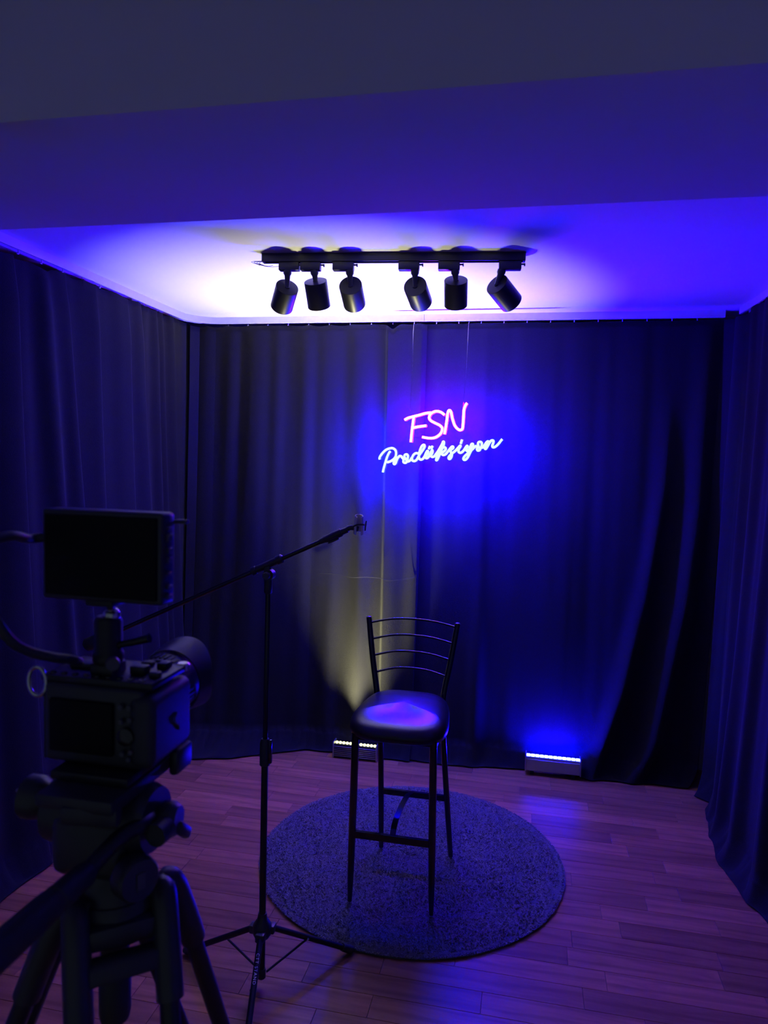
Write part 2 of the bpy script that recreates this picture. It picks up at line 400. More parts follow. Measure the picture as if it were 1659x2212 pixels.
# ------------------------------------------------------------------ ceiling spot track
P0 = V((-1.109, 2.851, 0)); P1 = V((-0.056, 2.943, 0)); U = (P1-P0).normalized(); NR = V((U.y, -U.x, 0))
RM = Matrix(((U.x, -NR.x, 0), (U.y, -NR.y, 0), (0, 0, 1)))
def onrail(s, z, n=0.0): p = P0+U*s+NR*n; return V((p.x, p.y, z))
rl = thing('track_light_rail', 'black straight lighting rail screwed to the ceiling', 'lighting rail', onrail(0.528, ZC))
b = MB()
for n, w, z0, z1 in ((0, 0.036, 2.540, 2.5495), (-0.0145, 0.007, 2.516, 2.541), (0.0145, 0.007, 2.516, 2.541)):
    b.box(onrail(0.528, (z0+z1)/2, n), (1.057, w, z1-z0), RM, bev=0.001, seg=1)
b.build('rail_channel', 'black_lamp', rl)
for s in (-0.004, 1.061): MB().box(onrail(s, 2.5325), (0.010, 0.038, 0.034), RM, bev=0.002).build('end_cap', 'black_plastic', rl)
w = MB()
for k in range(4):
    w.tube(smooth([onrail(0.0, 2.520, 0.01), onrail(-0.02-0.01*k, 2.512, 0.012+0.004*k), onrail(0.01*k-0.01, 2.503-0.003*k, 0.02), onrail(0.03*k-0.02, 2.50-0.004*(k % 2), 0.018)], 6), 0.0009, 5)
w.build('loose_wire', 'cord', rl)
SP = [  # adapter s0,s1, stem s, pivot, axis, length, sentence
    (0.0625, 0.148, 0.097, (-1.012, 2.859, 2.416), (-0.455, 0.663, -0.594), 0.108, 'black cylinder spotlight at the left end of the ceiling rail'),
    (0.1525, 0.237, 0.210, (-0.894, 2.870, 2.440), (0.003, 0.551, -0.835), 0.108, 'black cylinder spotlight, second from the left on the ceiling rail'),
    (0.288, 0.375, 0.358, (-0.748, 2.883, 2.423), (-0.06, 0.893, -0.445), 0.115, 'black cylinder spotlight, third from the left on the ceiling rail'),
    (0.559, 0.644, 0.626, (-0.483, 2.906, 2.420), (0.08, 0.934, -0.347), 0.115, 'black cylinder spotlight, third from the right on the ceiling rail'),
    (0.720, 0.807, 0.788, (-0.319, 2.920, 2.443), (-0.043, 0.62, -0.783), 0.108, 'black cylinder spotlight, second from the right on the ceiling rail'),
    (0.962, 1.051, 0.975, (-0.156, 2.934, 2.427), (0.508, 0.714, -0.482), 0.115, 'black cylinder spotlight tilted sideways at the right end of the ceiling rail')]
for s0, s1, st, pv, ax, ln, lab in SP:
    t = thing('track_spotlight', lab, 'spotlight', onrail(st, 2.516), 'spotlights on the ceiling rail')
    MB().box(onrail((s0+s1)/2, 2.4985), (s1-s0, 0.034, 0.034), RM, bev=0.004).build('adapter', 'black_plastic', t)
    e = s1 if st > 0.1 and st < 0.9 else s1
    MB().box(onrail(e+0.006, 2.505), (0.012, 0.006, 0.006), RM, bev=0.001).box(onrail(e+0.013, 2.503), (0.005, 0.010, 0.011), RM, bev=0.001).build('locking_tab', 'black_plastic', t)
    pv = V(pv); top = onrail(st, 2.482)
    MB().lathe(top, pv-top, [(0, 0.017), (0.012, 0.0165), (0.02, 0.012), ((pv-top).length+0.004, 0.0085)], 16).build('stem', 'black_plastic', t)
    a = V(ax).normalized(); r = 0.0475
    hd = MB().lathe(pv, a, [(0.0, r*0.985), (0.002, r), (ln, r), (ln+0.001, r*0.98), (ln-0.004, r*0.93), (ln-0.03, r*0.8)], 40).build('lamp_head', 'black_lamp', t)
    MB().lathe(pv+a*(ln-0.034), a, [(0, r*0.78), (0.004, r*0.80)], 32).build('lens', 'screen_glass', hd)
    MB().lathe(pv-a*0.004, a, [(0, 0.010), (0.006, 0.012)], 16).build('hinge', 'black_plastic', hd)

# ------------------------------------------------------------------ neon sign
SY = 3.94
def sg(x, y):            # photo-traced lettering, laid on the plane of the sign, in metres
    d = FW+RT*((x-829.5)/1534.0)-UP*((y-1106.0)/1534.0); t = SY/d.y; return V((d.x*t, SY, 1.7+d.z*t))
def cA(l): return [sg(810+x*0.09042, 930+y*0.09042) for x, y in l]
def cB(l): return [sg(940+x*0.09042, 930+y*0.09042) for x, y in l]
def cC(l): return [sg(780+x*0.20494, 840+y*0.20494) for x, y in l]
sign = thing('neon_sign', 'glowing red and blue script neon sign hanging in front of the back curtain', 'neon sign', sg(950, 960))
red = [('letter F', [cC([(460,328),(500,306),(560,290),(620,275),(680,258),(738,250)]), cC([(556,300),(545,380),(535,460),(525,562)]), cC([(545,412),(600,400),(688,388)])]),
       ('letter S', [cC([(878,275),(845,248),(800,236),(760,246),(730,270),(718,305),(735,335),(780,360),(830,385),(855,415),(848,455),(820,490),(775,515),(720,520),(645,508)])]),
       ('letter N', [cC([(880,478),(890,420),(903,340),(912,265),(922,232),(938,228),(950,250),(962,310),(985,380),(1015,420),(1045,435),(1068,420),(1075,370),(1080,290),(1085,220),(1100,175),(1117,150)])])]
blue = [('letter P', [cA([(190,1000),(215,890),(250,770),(290,640),(335,540),(372,495)]), cA([(118,690),(112,650),(150,580),(220,500),(300,445),(400,420),(460,440),(500,490),(507,560),(490,630),(440,690),(370,735),(290,760)])]),
        ('letters r and o', [cA([(510,610),(480,670),(450,760),(455,795),(475,800),(500,770),(520,710),(550,650),(590,610),(630,615),(655,650),(685,690),(680,740),(700,765),(735,770),(760,740),(780,680),(790,610),(770,575),(745,570),(715,585),(705,625),(735,680),(775,730),(810,735),(850,700),(880,650)])]),
        ('letter d', [cA([(1030,550),(990,540),(945,560),(905,610),(885,670),(900,715),(940,730),(990,705),(1030,640),(1060,590),(1100,530),(1150,460),(1185,390),(1180,350),(1155,345),(1120,375),(1085,450),(1060,540),(1050,630),(1070,680),(1105,695),(1150,670),(1190,610)])]),
        ('letter u with two dots', [cA([(1190,610),(1220,540),(1250,490),(1270,500),(1260,550),(1220,610),(1215,650),(1245,660),(1290,620),(1330,540),(1360,470),(1375,480),(1370,540),(1340,590),(1350,620),(1385,630),(1440,600)]), cA([(1320,370),(1302,410),(1285,450)]), cA([(1380,365),(1362,402),(1345,440)])]),
        ('letters k and s', [cB([(0,590),(60,510),(120,410),(170,320),(190,270),(210,275),(205,340),(160,450),(110,570),(60,680),(38,710),(25,690),(60,590),(130,470),(190,410),(235,405),(255,440),(225,490),(170,530),(165,565),(200,585),(250,565),(300,510),(360,430),(405,385),(435,395),(420,430),(380,460),(375,510),(400,570),(390,630),(360,675),(330,675),(325,635),(370,580),(430,530),(500,470)])]),
        ('letter i', [cB([(500,470),(560,400),(600,360),(605,385),(570,440),(560,500),(590,530),(630,525),(680,480),(720,420)]), cB([(645,215),(628,268),(610,320)])]),
        ('letter y', [cB([(720,420),(760,365),(775,385),(750,430),(745,470),(770,490),(810,455),(840,390),(870,325),(900,320),(905,360),(880,440),(830,540),(780,640),(730,695),(695,700),(675,670),(710,610),(790,540),(880,460),(960,380),(990,370)])]),
        ('letter o', [cB([(990,370),(1020,400),(1065,410),(1075,450),(1050,475),(1015,475),(1000,440),(1025,400),(1035,370),(1025,320),(1040,280),(1075,270),(1110,290),(1115,340),(1110,390),(1125,410),(1160,390)])]),
        ('letter n', [cB([(1160,390),(1200,320),(1240,270),(1270,260),(1275,290),(1240,350),(1195,400),(1190,430),(1210,440),(1245,390),(1290,310),(1330,250),(1370,235),(1395,255),(1385,310),(1365,360),(1375,395),(1410,400),(1460,370),(1520,310),(1570,245),(1605,205)])])]
for grp, core, base, word in ((red, 'neon_red', 'neon_glow_strip_red', 'red'), (blue, 'neon_blue', 'neon_glow_strip_blue', 'blue')):
    for nm, strokes in grp:
        b = MB(); bb = MB()
        for stv in strokes:
            sp_ = smooth(stv, 5)
            b.tube([p+V((0, -0.004, 0)) for p in sp_], 0.0066, 8)
            bb.strip([p+V((0, 0.0045, 0)) for p in sp_], (0, 1, 0), None, 0.002, 0.008)  # added emissive strip behind the tube, brightens the curtain
        pt = b.build('neon_letter', core, sign, label='glowing %s neon tube lettering' % word)
        bb.build('added_glow_strip', base, pt, label='%s glow strip added behind the tube' % word)
outl = [(450,320),(478,420),(470,490),(440,535),(400,565),(330,595),(270,600),(200,660),(178,735),(205,770),(210,870),(232,905),(262,880),(280,828),(360,815),(480,800),(760,775),(800,785),(1000,760),(1100,775),(1150,720),(1300,655),(1460,620),(1515,530),(1480,505),(1380,515),(1200,540),(1150,480),(1125,440),(1110,300),(1140,150),(1110,128),(1060,160),(1010,215),(900,205),(800,212),(735,228),(600,255),(500,285)]
op = [p+V((0, 0.012, 0)) for p in smooth(cC(outl), 3, closed=True)]
n = len(op); b = MB()
b.add(op+[p+V((0, 0.005, 0)) for p in op], [tuple(range(n)), tuple(range(2*n-1, n-1, -1))]+[(i, (i+1) % n, n+(i+1) % n, n+i) for i in range(n)])
b.build('backing_plate', 'clear_acrylic', sign, sm=False, label='clear acrylic backing plate')
for (x, y, x2) in ((885, 888, 893), (1000, 880, 1012)):
    a_ = sg(x, y)+V((0, 0.012, 0)); t_ = sg(x2, 700); MB().tube(smooth([a_, a_*0.5+V(t_)*0.5+V((0.004, 0, 0)), V((t_.x, SY+0.01, 2.46)), V((t_.x, 4.05, 2.505))], 6), 0.0007, 5).build('hanging_wire', 'steel', sign)
for a_, b_ in (((555, 505), (645, 512)),):
    for k in range(2): MB().tube(smooth([*cC([(555,495+12*k),(590,508+10*k),(645,508+8*k)])], 5), 0.0012, 5).build('lead_wire', 'cord', sign)
tag(MB().tube(smooth([(-1.20, 4.028, 1.036), (-1.09, 4.018, 1.037), (-0.985, 3.995, 1.028), (-0.90, 4.005, 1.033), (-0.82, 4.01, 1.03), (-0.77, 3.985, 1.022), (-0.70, 4.01, 1.03), (-0.62, 4.02, 1.045)], 8), 0.0012, 6).build('power_cord', 'cord'),
    'thin dark cord strung across the back curtain below the neon sign', 'cord')

# ------------------------------------------------------------------ LED bars
def light_bar(name, label, x0, x1, y0, y1, zb, zt, tilt, kind):
    cx = (x0+x1)/2; cy = (y0+y1)/2
    t = thing(name, label, 'light', (cx, cy, 0), 'LED bars on the floor')
    h = zt-zb
    body = MB(); face = 'aluminium' if kind == 'yellow' else 'white_panel'
    body.span((x0+0.006, y0+0.008, zb), (x1-0.006, y1, zt-0.016), bev=0.002, seg=1)
    body.span((x0+0.006, y1-0.006, zt-0.02), (x1-0.006, y1, zt-0.013), bev=0.001, seg=1)
    body.span((x0+0.006, y0+0.008, zt-0.018), (x1-0.006, y0+0.013, zt-0.009), bev=0.001, seg=1)
    bo = body.build('housing', 'black_plastic' if kind == 'yellow' else 'white_panel', t)
    if kind == 'yellow':
        for k in range(6):
            z = zb+0.010+k*0.0105; MB().span((x0+0.007, y0+0.002, z), (x1-0.007, y0+0.010, z+0.0045), bev=0.0008, seg=1).build('cooling_fin', 'aluminium', t)
    else:
        MB().span((x0+0.008, y0+0.004, zb+0.004), (x1-0.008, y0+0.0085, zt-0.022), bev=0.001, seg=1).build('front_panel', 'white_panel', t)
    for xa in (x0, x1-0.007): MB().span((xa, y0, zb-0.002), (xa+0.007, y1+0.002, zt+0.003), bev=0.0015).build('end_cap', 'aluminium', t)
    for xa in (x0+0.03, x1-0.05): MB().span((xa, y0+0.02, 0.0), (xa+0.02, y1-0.01, zb+0.002)).build('foot', 'black_rubber', t)
    MB().span((x0+0.010, y0+0.014, zt-0.0165), (x1-0.010, y1-0.008, zt-0.0145)).build('led_board', 'black_plastic', t, sm=False)
    nl = 12
    for k in range(nl):
        x = x0+0.018+(x1-x0-0.036)*k/(nl-1)
        if kind == 'yellow': b = MB().ball((x, y0+0.030, zt-0.008), 0.0095, 6, (1, 1, 0.8))
        else: b = MB().box((x, y0+0.030, zt-0.008), ((x1-x0-0.03)/nl, 0.022, 0.010), bev=0.003, seg=1)
        b.build('led_lens', 'led_yellow' if kind == 'yellow' else 'led_blue', t)
    area('led_light', (cx, y0+0.034, zt+0.004), tilt, x1-x0-0.03, 0.02, YEL_POWER if kind == 'yellow' else BLU_POWER, YEL if kind == 'yellow' else BLU, 58 if kind == 'yellow' else 178, t)
    MB().tube(smooth([(x1-0.03, y1, zb+0.03), (x1-0.01, y1+0.03, zb+0.02), (x1+0.03, y1+0.035, 0.012), (x1+0.09, y1+0.03, 0.012)], 6), 0.004, 8).build('cable', 'cord', t)
light_bar('led_bar', 'floor LED bar glowing warm yellow in front of the curtain', -1.040, -0.780, 3.845, 3.905, 0.004, 0.092, (-0.025, -0.045, 1), 'yellow')
light_bar('led_bar', 'floor LED bar glowing blue in front of the curtain', 0.044, 0.345, 3.90, 3.960, 0.026, 0.114, (-0.10, -0.30, 1), 'blue')

# ------------------------------------------------------------------ rug
RC = V((-0.434, 2.94, 0)); RR = 0.645
rug = thing('round_rug', 'round dark grey shaggy rug under the bar stool', 'rug', (RC.x, RC.y, 0))
b = MB(); nr, na = 60, 260; vs = [(RC.x, RC.y, 0.014)]; fs = []
for i in range(1, nr+1):
    for k in range(na):
        a = 2*PI*k/na; r = RR*i/nr*(1+(0.004*math.sin(9*a)+0.003*math.sin(23*a+1) if i > nr-3 else 0)); z = 0.012+random.uniform(-0.002, 0.002)
        if i == nr: z = 0.006
        vs.append((RC.x+r*math.cos(a), RC.y+r*math.sin(a), z))
o0 = 1+(nr-1)*na
for k in range(na):
    a = 2*PI*k/na; vs.append((RC.x+RR*0.995*math.cos(a), RC.y+RR*0.995*math.sin(a), 0.0))
for k in range(na): fs.append((0, 1+k, 1+(k+1) % na))
for i in range(nr):
    for k in range(na):
        k2 = (k+1) % na; fs.append((1+i*na+k, 1+(i+1)*na+k, 1+(i+1)*na+k2, 1+i*na+k2))
b.add(vs, fs).build('rug_backing', 'rug_base', rug)
NT = 52000
rr = RR*np.sqrt(rng.random(NT)); rr[:5000] = RR*(0.985+0.018*rng.random(5000)); aa = 2*PI*rng.random(NT); ln = 0.0065+0.005*rng.random(NT)
ta = 2*PI*rng.random(NT); tl = 0.35+0.6*rng.random(NT)
px = RC.x+rr*np.cos(aa); py = RC.y+rr*np.sin(aa)
patch = 0.5+0.5*np.sin(px*13+np.sin(py*11))*np.sin(py*15+np.cos(px*9)); ln = ln*(0.75+0.4*patch)
wd = 0.0016+0.0014*rng.random(NT); sa = ta+PI/2
B = np.stack([px, py, np.full(NT, 0.0095)], 1); sx = np.stack([np.cos(sa)*wd, np.sin(sa)*wd, np.zeros(NT)], 1)
edge = rr > RR*0.97; ta[edge] = aa[edge]+0.9*(rng.random(edge.sum())-0.5)
tip = B+np.stack([np.cos(ta)*ln*tl, np.sin(ta)*ln*tl, ln*0.9], 1); tip[edge, 2] -= 0.006
mid = (B+tip)/2+np.array([0, 0, 0.002])
VV = np.stack([B-sx, B+sx, mid+sx*0.8, mid-sx*0.8, tip], 1).reshape(-1, 3)-np.array([RC.x, RC.y, 0])
FF = []
for i in range(NT): FF += [(5*i, 5*i+1, 5*i+2, 5*i+3), (5*i+3, 5*i+2, 5*i+4)]
me = bpy.data.meshes.new('pile'); me.from_pydata(VV.tolist(), [], FF); me.materials.append(MATS['rug_pile'])
o = bpy.data.objects.new('pile', me); COL.objects.link(o); o.parent = rug; o['kind'] = 'stuff'

# ------------------------------------------------------------------ bar stool
st = thing('bar_stool', 'black metal bar stool with padded seat and four thin back slats', 'bar stool', (-0.44, 2.75, 0.0))
ZR = 0.0205
def leg(pts, rad, name='leg'):
    q = smooth(pts, 8); k = len(q); r = [np.interp(i/(k-1), [j/(len(rad)-1) for j in range(len(rad))], rad) for i in range(k)]
    return MB().tube(q, r, 14).build(name, 'black_gloss', st)
leg([(-0.607, 2.545, ZR), (-0.605, 2.55, 0.30), (-0.603, 2.56, 0.675)], [.0085, .0125, .0142, .0145, .0145])
leg([(-0.291, 2.537, ZR), (-0.298, 2.55, 0.30), (-0.306, 2.56, 0.685)], [.0085, .0125, .0142, .0145, .0145])
leg([(-0.568, 2.952, ZR), (-0.575, 2.95, 0.28), (-0.586, 2.95, 0.55), (-0.606, 2.96, 0.70), (-0.640, 3.005, 0.85), (-0.671, 3.052, 1.012)], [.0105, .0125, .0125, .0125, .0125, .0125, .012])
leg([(-0.263, 2.952, ZR), (-0.288, 2.95, 0.28), (-0.312, 2.95, 0.55), (-0.318, 2.96, 0.70), (-0.297, 3.005, 0.85), (-0.276, 3.052, 1.010)], [.0105, .0125, .0125, .0125, .0125, .0125, .012])
for x, z in ((-0.671, 1.012), (-0.276, 1.010)): MB().ball((x, 3.052, z), 0.0122, 8, (1, 1, 0.5)).build('post_cap', 'black_plastic', st)
def postx(z, side):
    if side < 0: return float(np.interp(z, [0.70, 0.85, 1.012], [-0.606, -0.640, -0.671]))
    return float(np.interp(z, [0.70, 0.85, 1.012], [-0.318, -0.297, -0.276]))
for z in (0.990, 0.922, 0.854, 0.786):
    yb = float(np.interp(z, [0.70, 0.85, 1.012], [2.96, 3.005, 3.052])); xl, xr = postx(z, -1), postx(z, 1); c = (xl+xr)/2
    pts = [(xl, yb, z), (xl*0.75+xr*0.25, yb+0.026, z+0.018), (c, yb+0.034, z+0.022), (xl*0.25+xr*0.75, yb+0.026, z+0.018), (xr, yb, z+0.006)]
    MB().tube(smooth(pts, 10), 0.0048, 10).build('back_slat', 'black_gloss', st)
MB().strip([(-0.606, 2.548, 0.287), (-0.296, 2.548, 0.287)], (0, 0, 1), None, 0.026, 0.014).build('stretcher', 'black_gloss', st)
MB().strip([(-0.574, 2.950, 0.275), (-0.288, 2.950, 0.275)], (0, 0, 1), None, 0.024, 0.014).build('stretcher', 'black_gloss', st)
MB().strip(smooth([(-0.448, 2.552, 0.296), (-0.448, 2.60, 0.325), (-0.444, 2.70, 0.335), (-0.440, 2.82, 0.325), (-0.438, 2.90, 0.30), (-0.437, 2.945, 0.286)], 8), (1, 0, 0), None, 0.022, 0.006).build('foot_bar', 'black_gloss', st)
# padded seat: rounded trapezoid
def seat_outline(n=96):
    out = []
    for k in range(n):
        a = 2*PI*k/n; c, s = math.cos(a), math.sin(a); e = 0.52
        X = math.copysign(abs(c)**e, c); Y = math.copysign(abs(s)**e, s)
        hw = 0.202-0.036*(Y*0.5+0.5); out.append((X*hw, Y*0.212-(0.016*(1-X*X) if Y < 0 else -0.01*(1-X*X))))
    return out
so = seat_outline(); n = len(so); SC = (-0.452, 2.742)
b = MB(); prof = [(0.96, 0.668), (0.985, 0.672), (1.0, 0.684), (1.0, 0.694), (0.985, 0.709), (0.95, 0.722), (0.88, 0.733), (0.75, 0.741), (0.5, 0.747), (0.25, 0.749)]
vs = []; fs = []
for sc, z in prof:
    for x, y in so: vs.append((SC[0]+x*sc, SC[1]+y*sc, z-(0.006 if y < -0.1 and z > 0.7 else 0)*0-0.012*max(0, (-y-0.12)/0.09)*(1 if z > 0.7 else 0.25)))
for i in range(len(prof)-1):
    for k in range(n):
        k2 = (k+1) % n; fs.append((i*n+k, i*n+k2, (i+1)*n+k2, (i+1)*n+k))
vs.append((SC[0], SC[1], 0.7495)); ci = len(vs)-1
for k in range(n): fs.append(((len(prof)-1)*n+k, (len(prof)-1)*n+(k+1) % n, ci))
fs.append(tuple(range(n-1, -1, -1)))
b.add(vs, fs).build('seat', 'leatherette', st, ang=70, label='black leatherette seat cushion')
b = MB(); b.span((-0.62, 2.57, 0.652), (-0.29, 2.93, 0.668), bev=0.004); b.build('seat_pan', 'black_plastic', st)
for yv in (2.57, 2.93): MB().tube([(-0.606 if yv < 2.7 else -0.592, yv, 0.655), (-0.305 if yv < 2.7 else -0.315, yv, 0.655)], 0.009, 10).build('seat_rail', 'black_gloss', st)

# ------------------------------------------------------------------ microphone stand
MC = V((-0.780, 2.07, 0))
ms = thing('microphone_stand', 'black tripod boom microphone stand with an empty clip', 'microphone stand', MC)
def at(x, y, z): return (x, y, z)
MB().cyl((MC.x, MC.y, 0.04), (MC.x, MC.y, 0.80), 0.0108, n=20).build('lower_tube', 'black_matte', ms)
MB().cyl((MC.x, MC.y, 0.78), (MC.x+0.002, MC.y, 1.335), 0.0080, n=18).build('upper_tube', 'black_gloss', ms)
cl = MB().lathe((MC.x, MC.y, 0.735), (0, 0, 1), [(0, 0.0125), (0.004, 0.0165), (0.075, 0.0165), (0.082, 0.014), (0.088, 0.012)], 20).build('clutch', 'black_plastic', ms)
MB().box((MC.x+0.0195, MC.y-0.004, 0.785), (0.010, 0.014, 0.078), bev=0.004).build('clutch_lever', 'black_gloss', cl)
MB().lathe((MC.x, MC.y, 0.165), (0, 0, 1), [(0, 0.016), (0.006, 0.024), (0.02, 0.030), (0.045, 0.030), (0.058, 0.022), (0.066, 0.016), (0.085, 0.014)], 24).build('hub', 'black_plastic', ms)
MB().lathe((MC.x, MC.y, 0.03), (0, 0, 1), [(0, 0.010), (0.004, 0.014), (0.03, 0.014), (0.034, 0.012)], 18).build('slider', 'black_plastic', ms)
feet = {'R': V((-0.541, 2.288, 0)), 'L': V((-1.080, 2.153, 0)), 'F': V((-0.710, 1.750, 0))}
legR = None
for k, f in feet.items():
    d = (f-MC).normalized(); a = MC+d*0.026+V((0, 0, 0.195)); e = f+V((0, 0, 0.016))
    lg = MB().tube([a, a.lerp(e, 0.5), e], 0.0095, 14).build('leg', 'black_matte', ms)
    MB().tube([a.lerp(e, 0.90), e, e+d*0.012-V((0, 0, 0.002))], [0.0125, 0.0145, 0.011], 12).build('rubber_foot', 'black_rubber', lg)
    MB().box(MC+d*0.03+V((0, 0, 0.19)), (0.03, 0.03, 0.028), bev=0.005).build('leg_bracket', 'black_plastic', ms)
    m = a.lerp(e, 0.45); s_ = MC+d*0.014+V((0, 0, 0.05))
    side = d.cross(V((0, 0, 1))); q = side*0.006
    MB().tube([m+q, s_+q], 0.0036, 8).build('brace', 'black_matte', ms)
    MB().ball(m+q-V((0, 0, 0.002)), 0.006, 6).build('rivet', 'steel', ms)
    if k == 'F': legF = (a, e, lg, d)
# lettering on the front leg
a, e, lg, d = legF
tcu = bpy.data.curves.new('lettering', 'FONT'); tcu.body = 'CTT STAND'; tcu.size = 0.0135; tcu.extrude = 0.0002; tcu.align_x = 'LEFT'; tcu.align_y = 'CENTER'; tcu.space_character = 1.25
tob = bpy.data.objects.new('lettering_source', tcu); COL.objects.link(tob)
dg = bpy.context.evaluated_depsgraph_get(); tme = bpy.data.meshes.new_from_object(tob.evaluated_get(dg)); COL.objects.unlink(tob); bpy.data.objects.remove(tob)
ax = (e-a).normalized(); nrm = (V((0, 0, 1))-ax*ax.z).normalized(); nrm = (nrm*0.75+(V((0, 0, 1.7))-a).normalized()*0.25); nrm = (nrm-ax*nrm.dot(ax)).normalized(); yv = nrm.cross(ax)
org = a.lerp(e, 0.17)+nrm*0.0097
for v in tme.vertices: v.co = org+ax*v.co.x+yv*v.co.y+nrm*v.co.z-parent_loc(lg)
tme.materials.clear(); tme.materials.append(MATS['print_white'])
to = bpy.data.objects.new('lettering', tme); COL.objects.link(to); to.parent = lg; to['label'] = 'white lettering printed along the leg'
# boom
BA = V((-1.318, 2.07, 1.116)); BB = V((-0.537, 2.07, 1.492)); bd = (BB-BA).normalized(); bu = V((-bd.z, 0, bd.x))
MB().cyl(BA-bd*0.05, BB-bd*0.06, 0.0074, n=16).build('boom', 'black_gloss', ms)
MB().lathe(BA-bd*0.10, bd, [(0, 0.018), (0.005, 0.022), (0.075, 0.022), (0.08, 0.018)], 18).build('counterweight', 'black_rubber', ms)
PV = V((-0.775, 2.07, 1.345))
jn = PV+bu*0.030+bd*0.005
MB().lathe(jn-bd*0.055, bd, [(0, 0.010), (0.003, 0.0135), (0.016, 0.0135), (0.018, 0.0115), (0.09, 0.0115), (0.092, 0.0145), (0.108, 0.0145), (0.112, 0.0095)], 18).build('boom_clamp', 'black_plastic', ms)
MB().box(PV+bu*0.012, (0.020, 0.022, 0.036), bev=0.005).lathe(PV+V((0, 0.013, 0)), (0, -1, 0), [(0, 0.017), (0.026, 0.017)], 20).build('pivot_joint', 'black_plastic', ms)
MB().lathe(PV+V((0, -0.013, 0)), (0, -1, 0), [(0, 0.008), (0.006, 0.0115), (0.018, 0.0115), (0.021, 0.009)], 16).build('clamp_knob', 'grey_knob', ms)
MB().lathe((MC.x+0.002, MC.y, 1.285), (0, 0, 1), [(0, 0.0095), (0.004, 0.0125), (0.04, 0.0125), (0.05, 0.0100)], 16).build('tube_collar', 'black_plastic', ms)
MB().lathe(BB-bd*0.085, bd, [(0, 0.0078), (0.02, 0.0105), (0.05, 0.0125), (0.072, 0.0125), (0.075, 0.0095), (0.095, 0.0090)], 16).build('boom_end', 'black_plastic', ms)
MB().box(BB-bd*0.045-bu*0.014, (0.036, 0.010, 0.006), Matrix(((bd.x, 0, bu.x), (0, 1, 0), (bd.z, 0, bu.z))), bev=0.002).build('end_lever', 'black_plastic', ms)
ck = V((-0.494, 2.07, 1.510)); cdv = V((0.10, -0.35, 1)).normalized()
MB().tube(smooth([BB+bd*0.004, BB+bd*0.02+V((0, 0, 0.002)), ck-cdv*0.012], 4), [0.008]*9, 10).build('clip_mount', 'black_plastic', ms)
cp = MB(); xx, yy, zz = frame(cdv); vs = []; fs = []; nn = 20
for i, (h, ro, ri) in enumerate(((-0.026, 0.0155, 0.0125), (-0.012, 0.0155, 0.0125), (0.012, 0.0138, 0.011), (0.032, 0.0125, 0.0100))):
    for k in range(nn):
        a_ = -2.55+5.1*k/(nn-1)+PI*0.5
        for r_ in (ro, ri): vs.append(ck+zz*h+(xx*math.cos(a_)+yy*math.sin(a_))*r_)
st_ = nn*2
for i in range(3):
    for k in range(nn-1):
        p = i*st_+k*2; fs += [(p, p+2, p+st_+2, p+st_), (p+1, p+st_+1, p+st_+3, p+3)]
    fs += [(i*st_, i*st_+st_, i*st_+st_+1, i*st_+1), (i*st_+st_-2, i*st_+st_-1, i*st_+2*st_-1, i*st_+2*st_-2)]
for i in (0, 3):
    for k in range(nn-1): p = i*st_+k*2; fs.append((p, p+1, p+3, p+2))
cp.add(vs, fs).build('microphone_clip', 'grey_clip', ms, label='grey microphone clip')
MB().tube([ck+V((0.021, -0.006, -0.014)), ck+V((0.024, -0.006, 0.016))], 0.0022, 8).tube(smooth([ck+V((-0.016, -0.008, -0.004)), ck+V((0.0, -0.018, 0.004)), ck+V((0.02, -0.008, 0.004))], 5), 0.0025, 8).build('clip_spring', 'black_plastic', ms)

# ------------------------------------------------------------------ camera rig: tripod
TX, TY = -0.436, 0.693
tp = thing('tripod', 'black twin-tube video tripod with fluid head and pan handle', 'tripod', (TX, TY, 0))
def ax3(x, y, z): return V((TX+x, TY+y, z))
MB().lathe(ax3(0, 0, 1.165), (0, 0, 1), [(0, 0.030), (0.01, 0.046), (0.03, 0.052), (0.048, 0.052), (0.055, 0.048)], 32).build('bowl', 'black_plastic', tp)
MB().lathe(ax3(0, 0, 1.06), (0, 0, 1), [(0, 0.010), (0.004, 0.016), (0.012, 0.0175), (0.055, 0.0175), (0.058, 0.0155), (0.10, 0.0155), (0.104, 0.018), (0.12, 0.018)], 24).build('bowl_clamp_knob', 'black_rubber', tp)
MB().lathe(ax3(0, 0, 1.218), (0, 0, 1), [(0, 0.046), (0.006, 0.044), (0.02, 0.042), (0.03, 0.034), (0.04, 0.034)], 32).build('pan_base', 'black_plastic', tp)
MB().span((TX-0.055, TY-0.042, 1.245), (TX+0.035, TY+0.045, 1.315), bev=0.014, seg=3).build('head_body', 'black_plastic', tp)
MB().lathe(ax3(-0.075, 0.0, 1.302), (1, 0, 0), [(0, 0.030), (0.004, 0.036), (0.03, 0.038), (0.115, 0.038), (0.125, 0.034)], 32).build('tilt_drum', 'black_plastic', tp)
MB().lathe(ax3(-0.105, -0.01, 1.315), (1, 0, 0), [(0, 0.018), (0.004, 0.024), (0.018, 0.024), (0.03, 0.016)], 20).build('counterbalance_knob', 'black_plastic', tp)
MB().ball(ax3(-0.106, -0.020, 1.325), 0.003, 6).build('bubble_level', 'steel', tp)
k1 = MB().lathe(ax3(0.045, 0.006, 1.300), (1, 0.1, 0), [(0, 0.014), (0.01, 0.020), (0.022, 0.019), (0.028, 0.015)], 18).build('tilt_lock', 'black_plastic', tp)
MB().box(ax3(0.070, 0.020, 1.283), (0.013, 0.036, 0.014), Matrix.Rotation(-0.7, 3, 'X'), bev=0.005).build('lock_lever', 'black_plastic', k1)
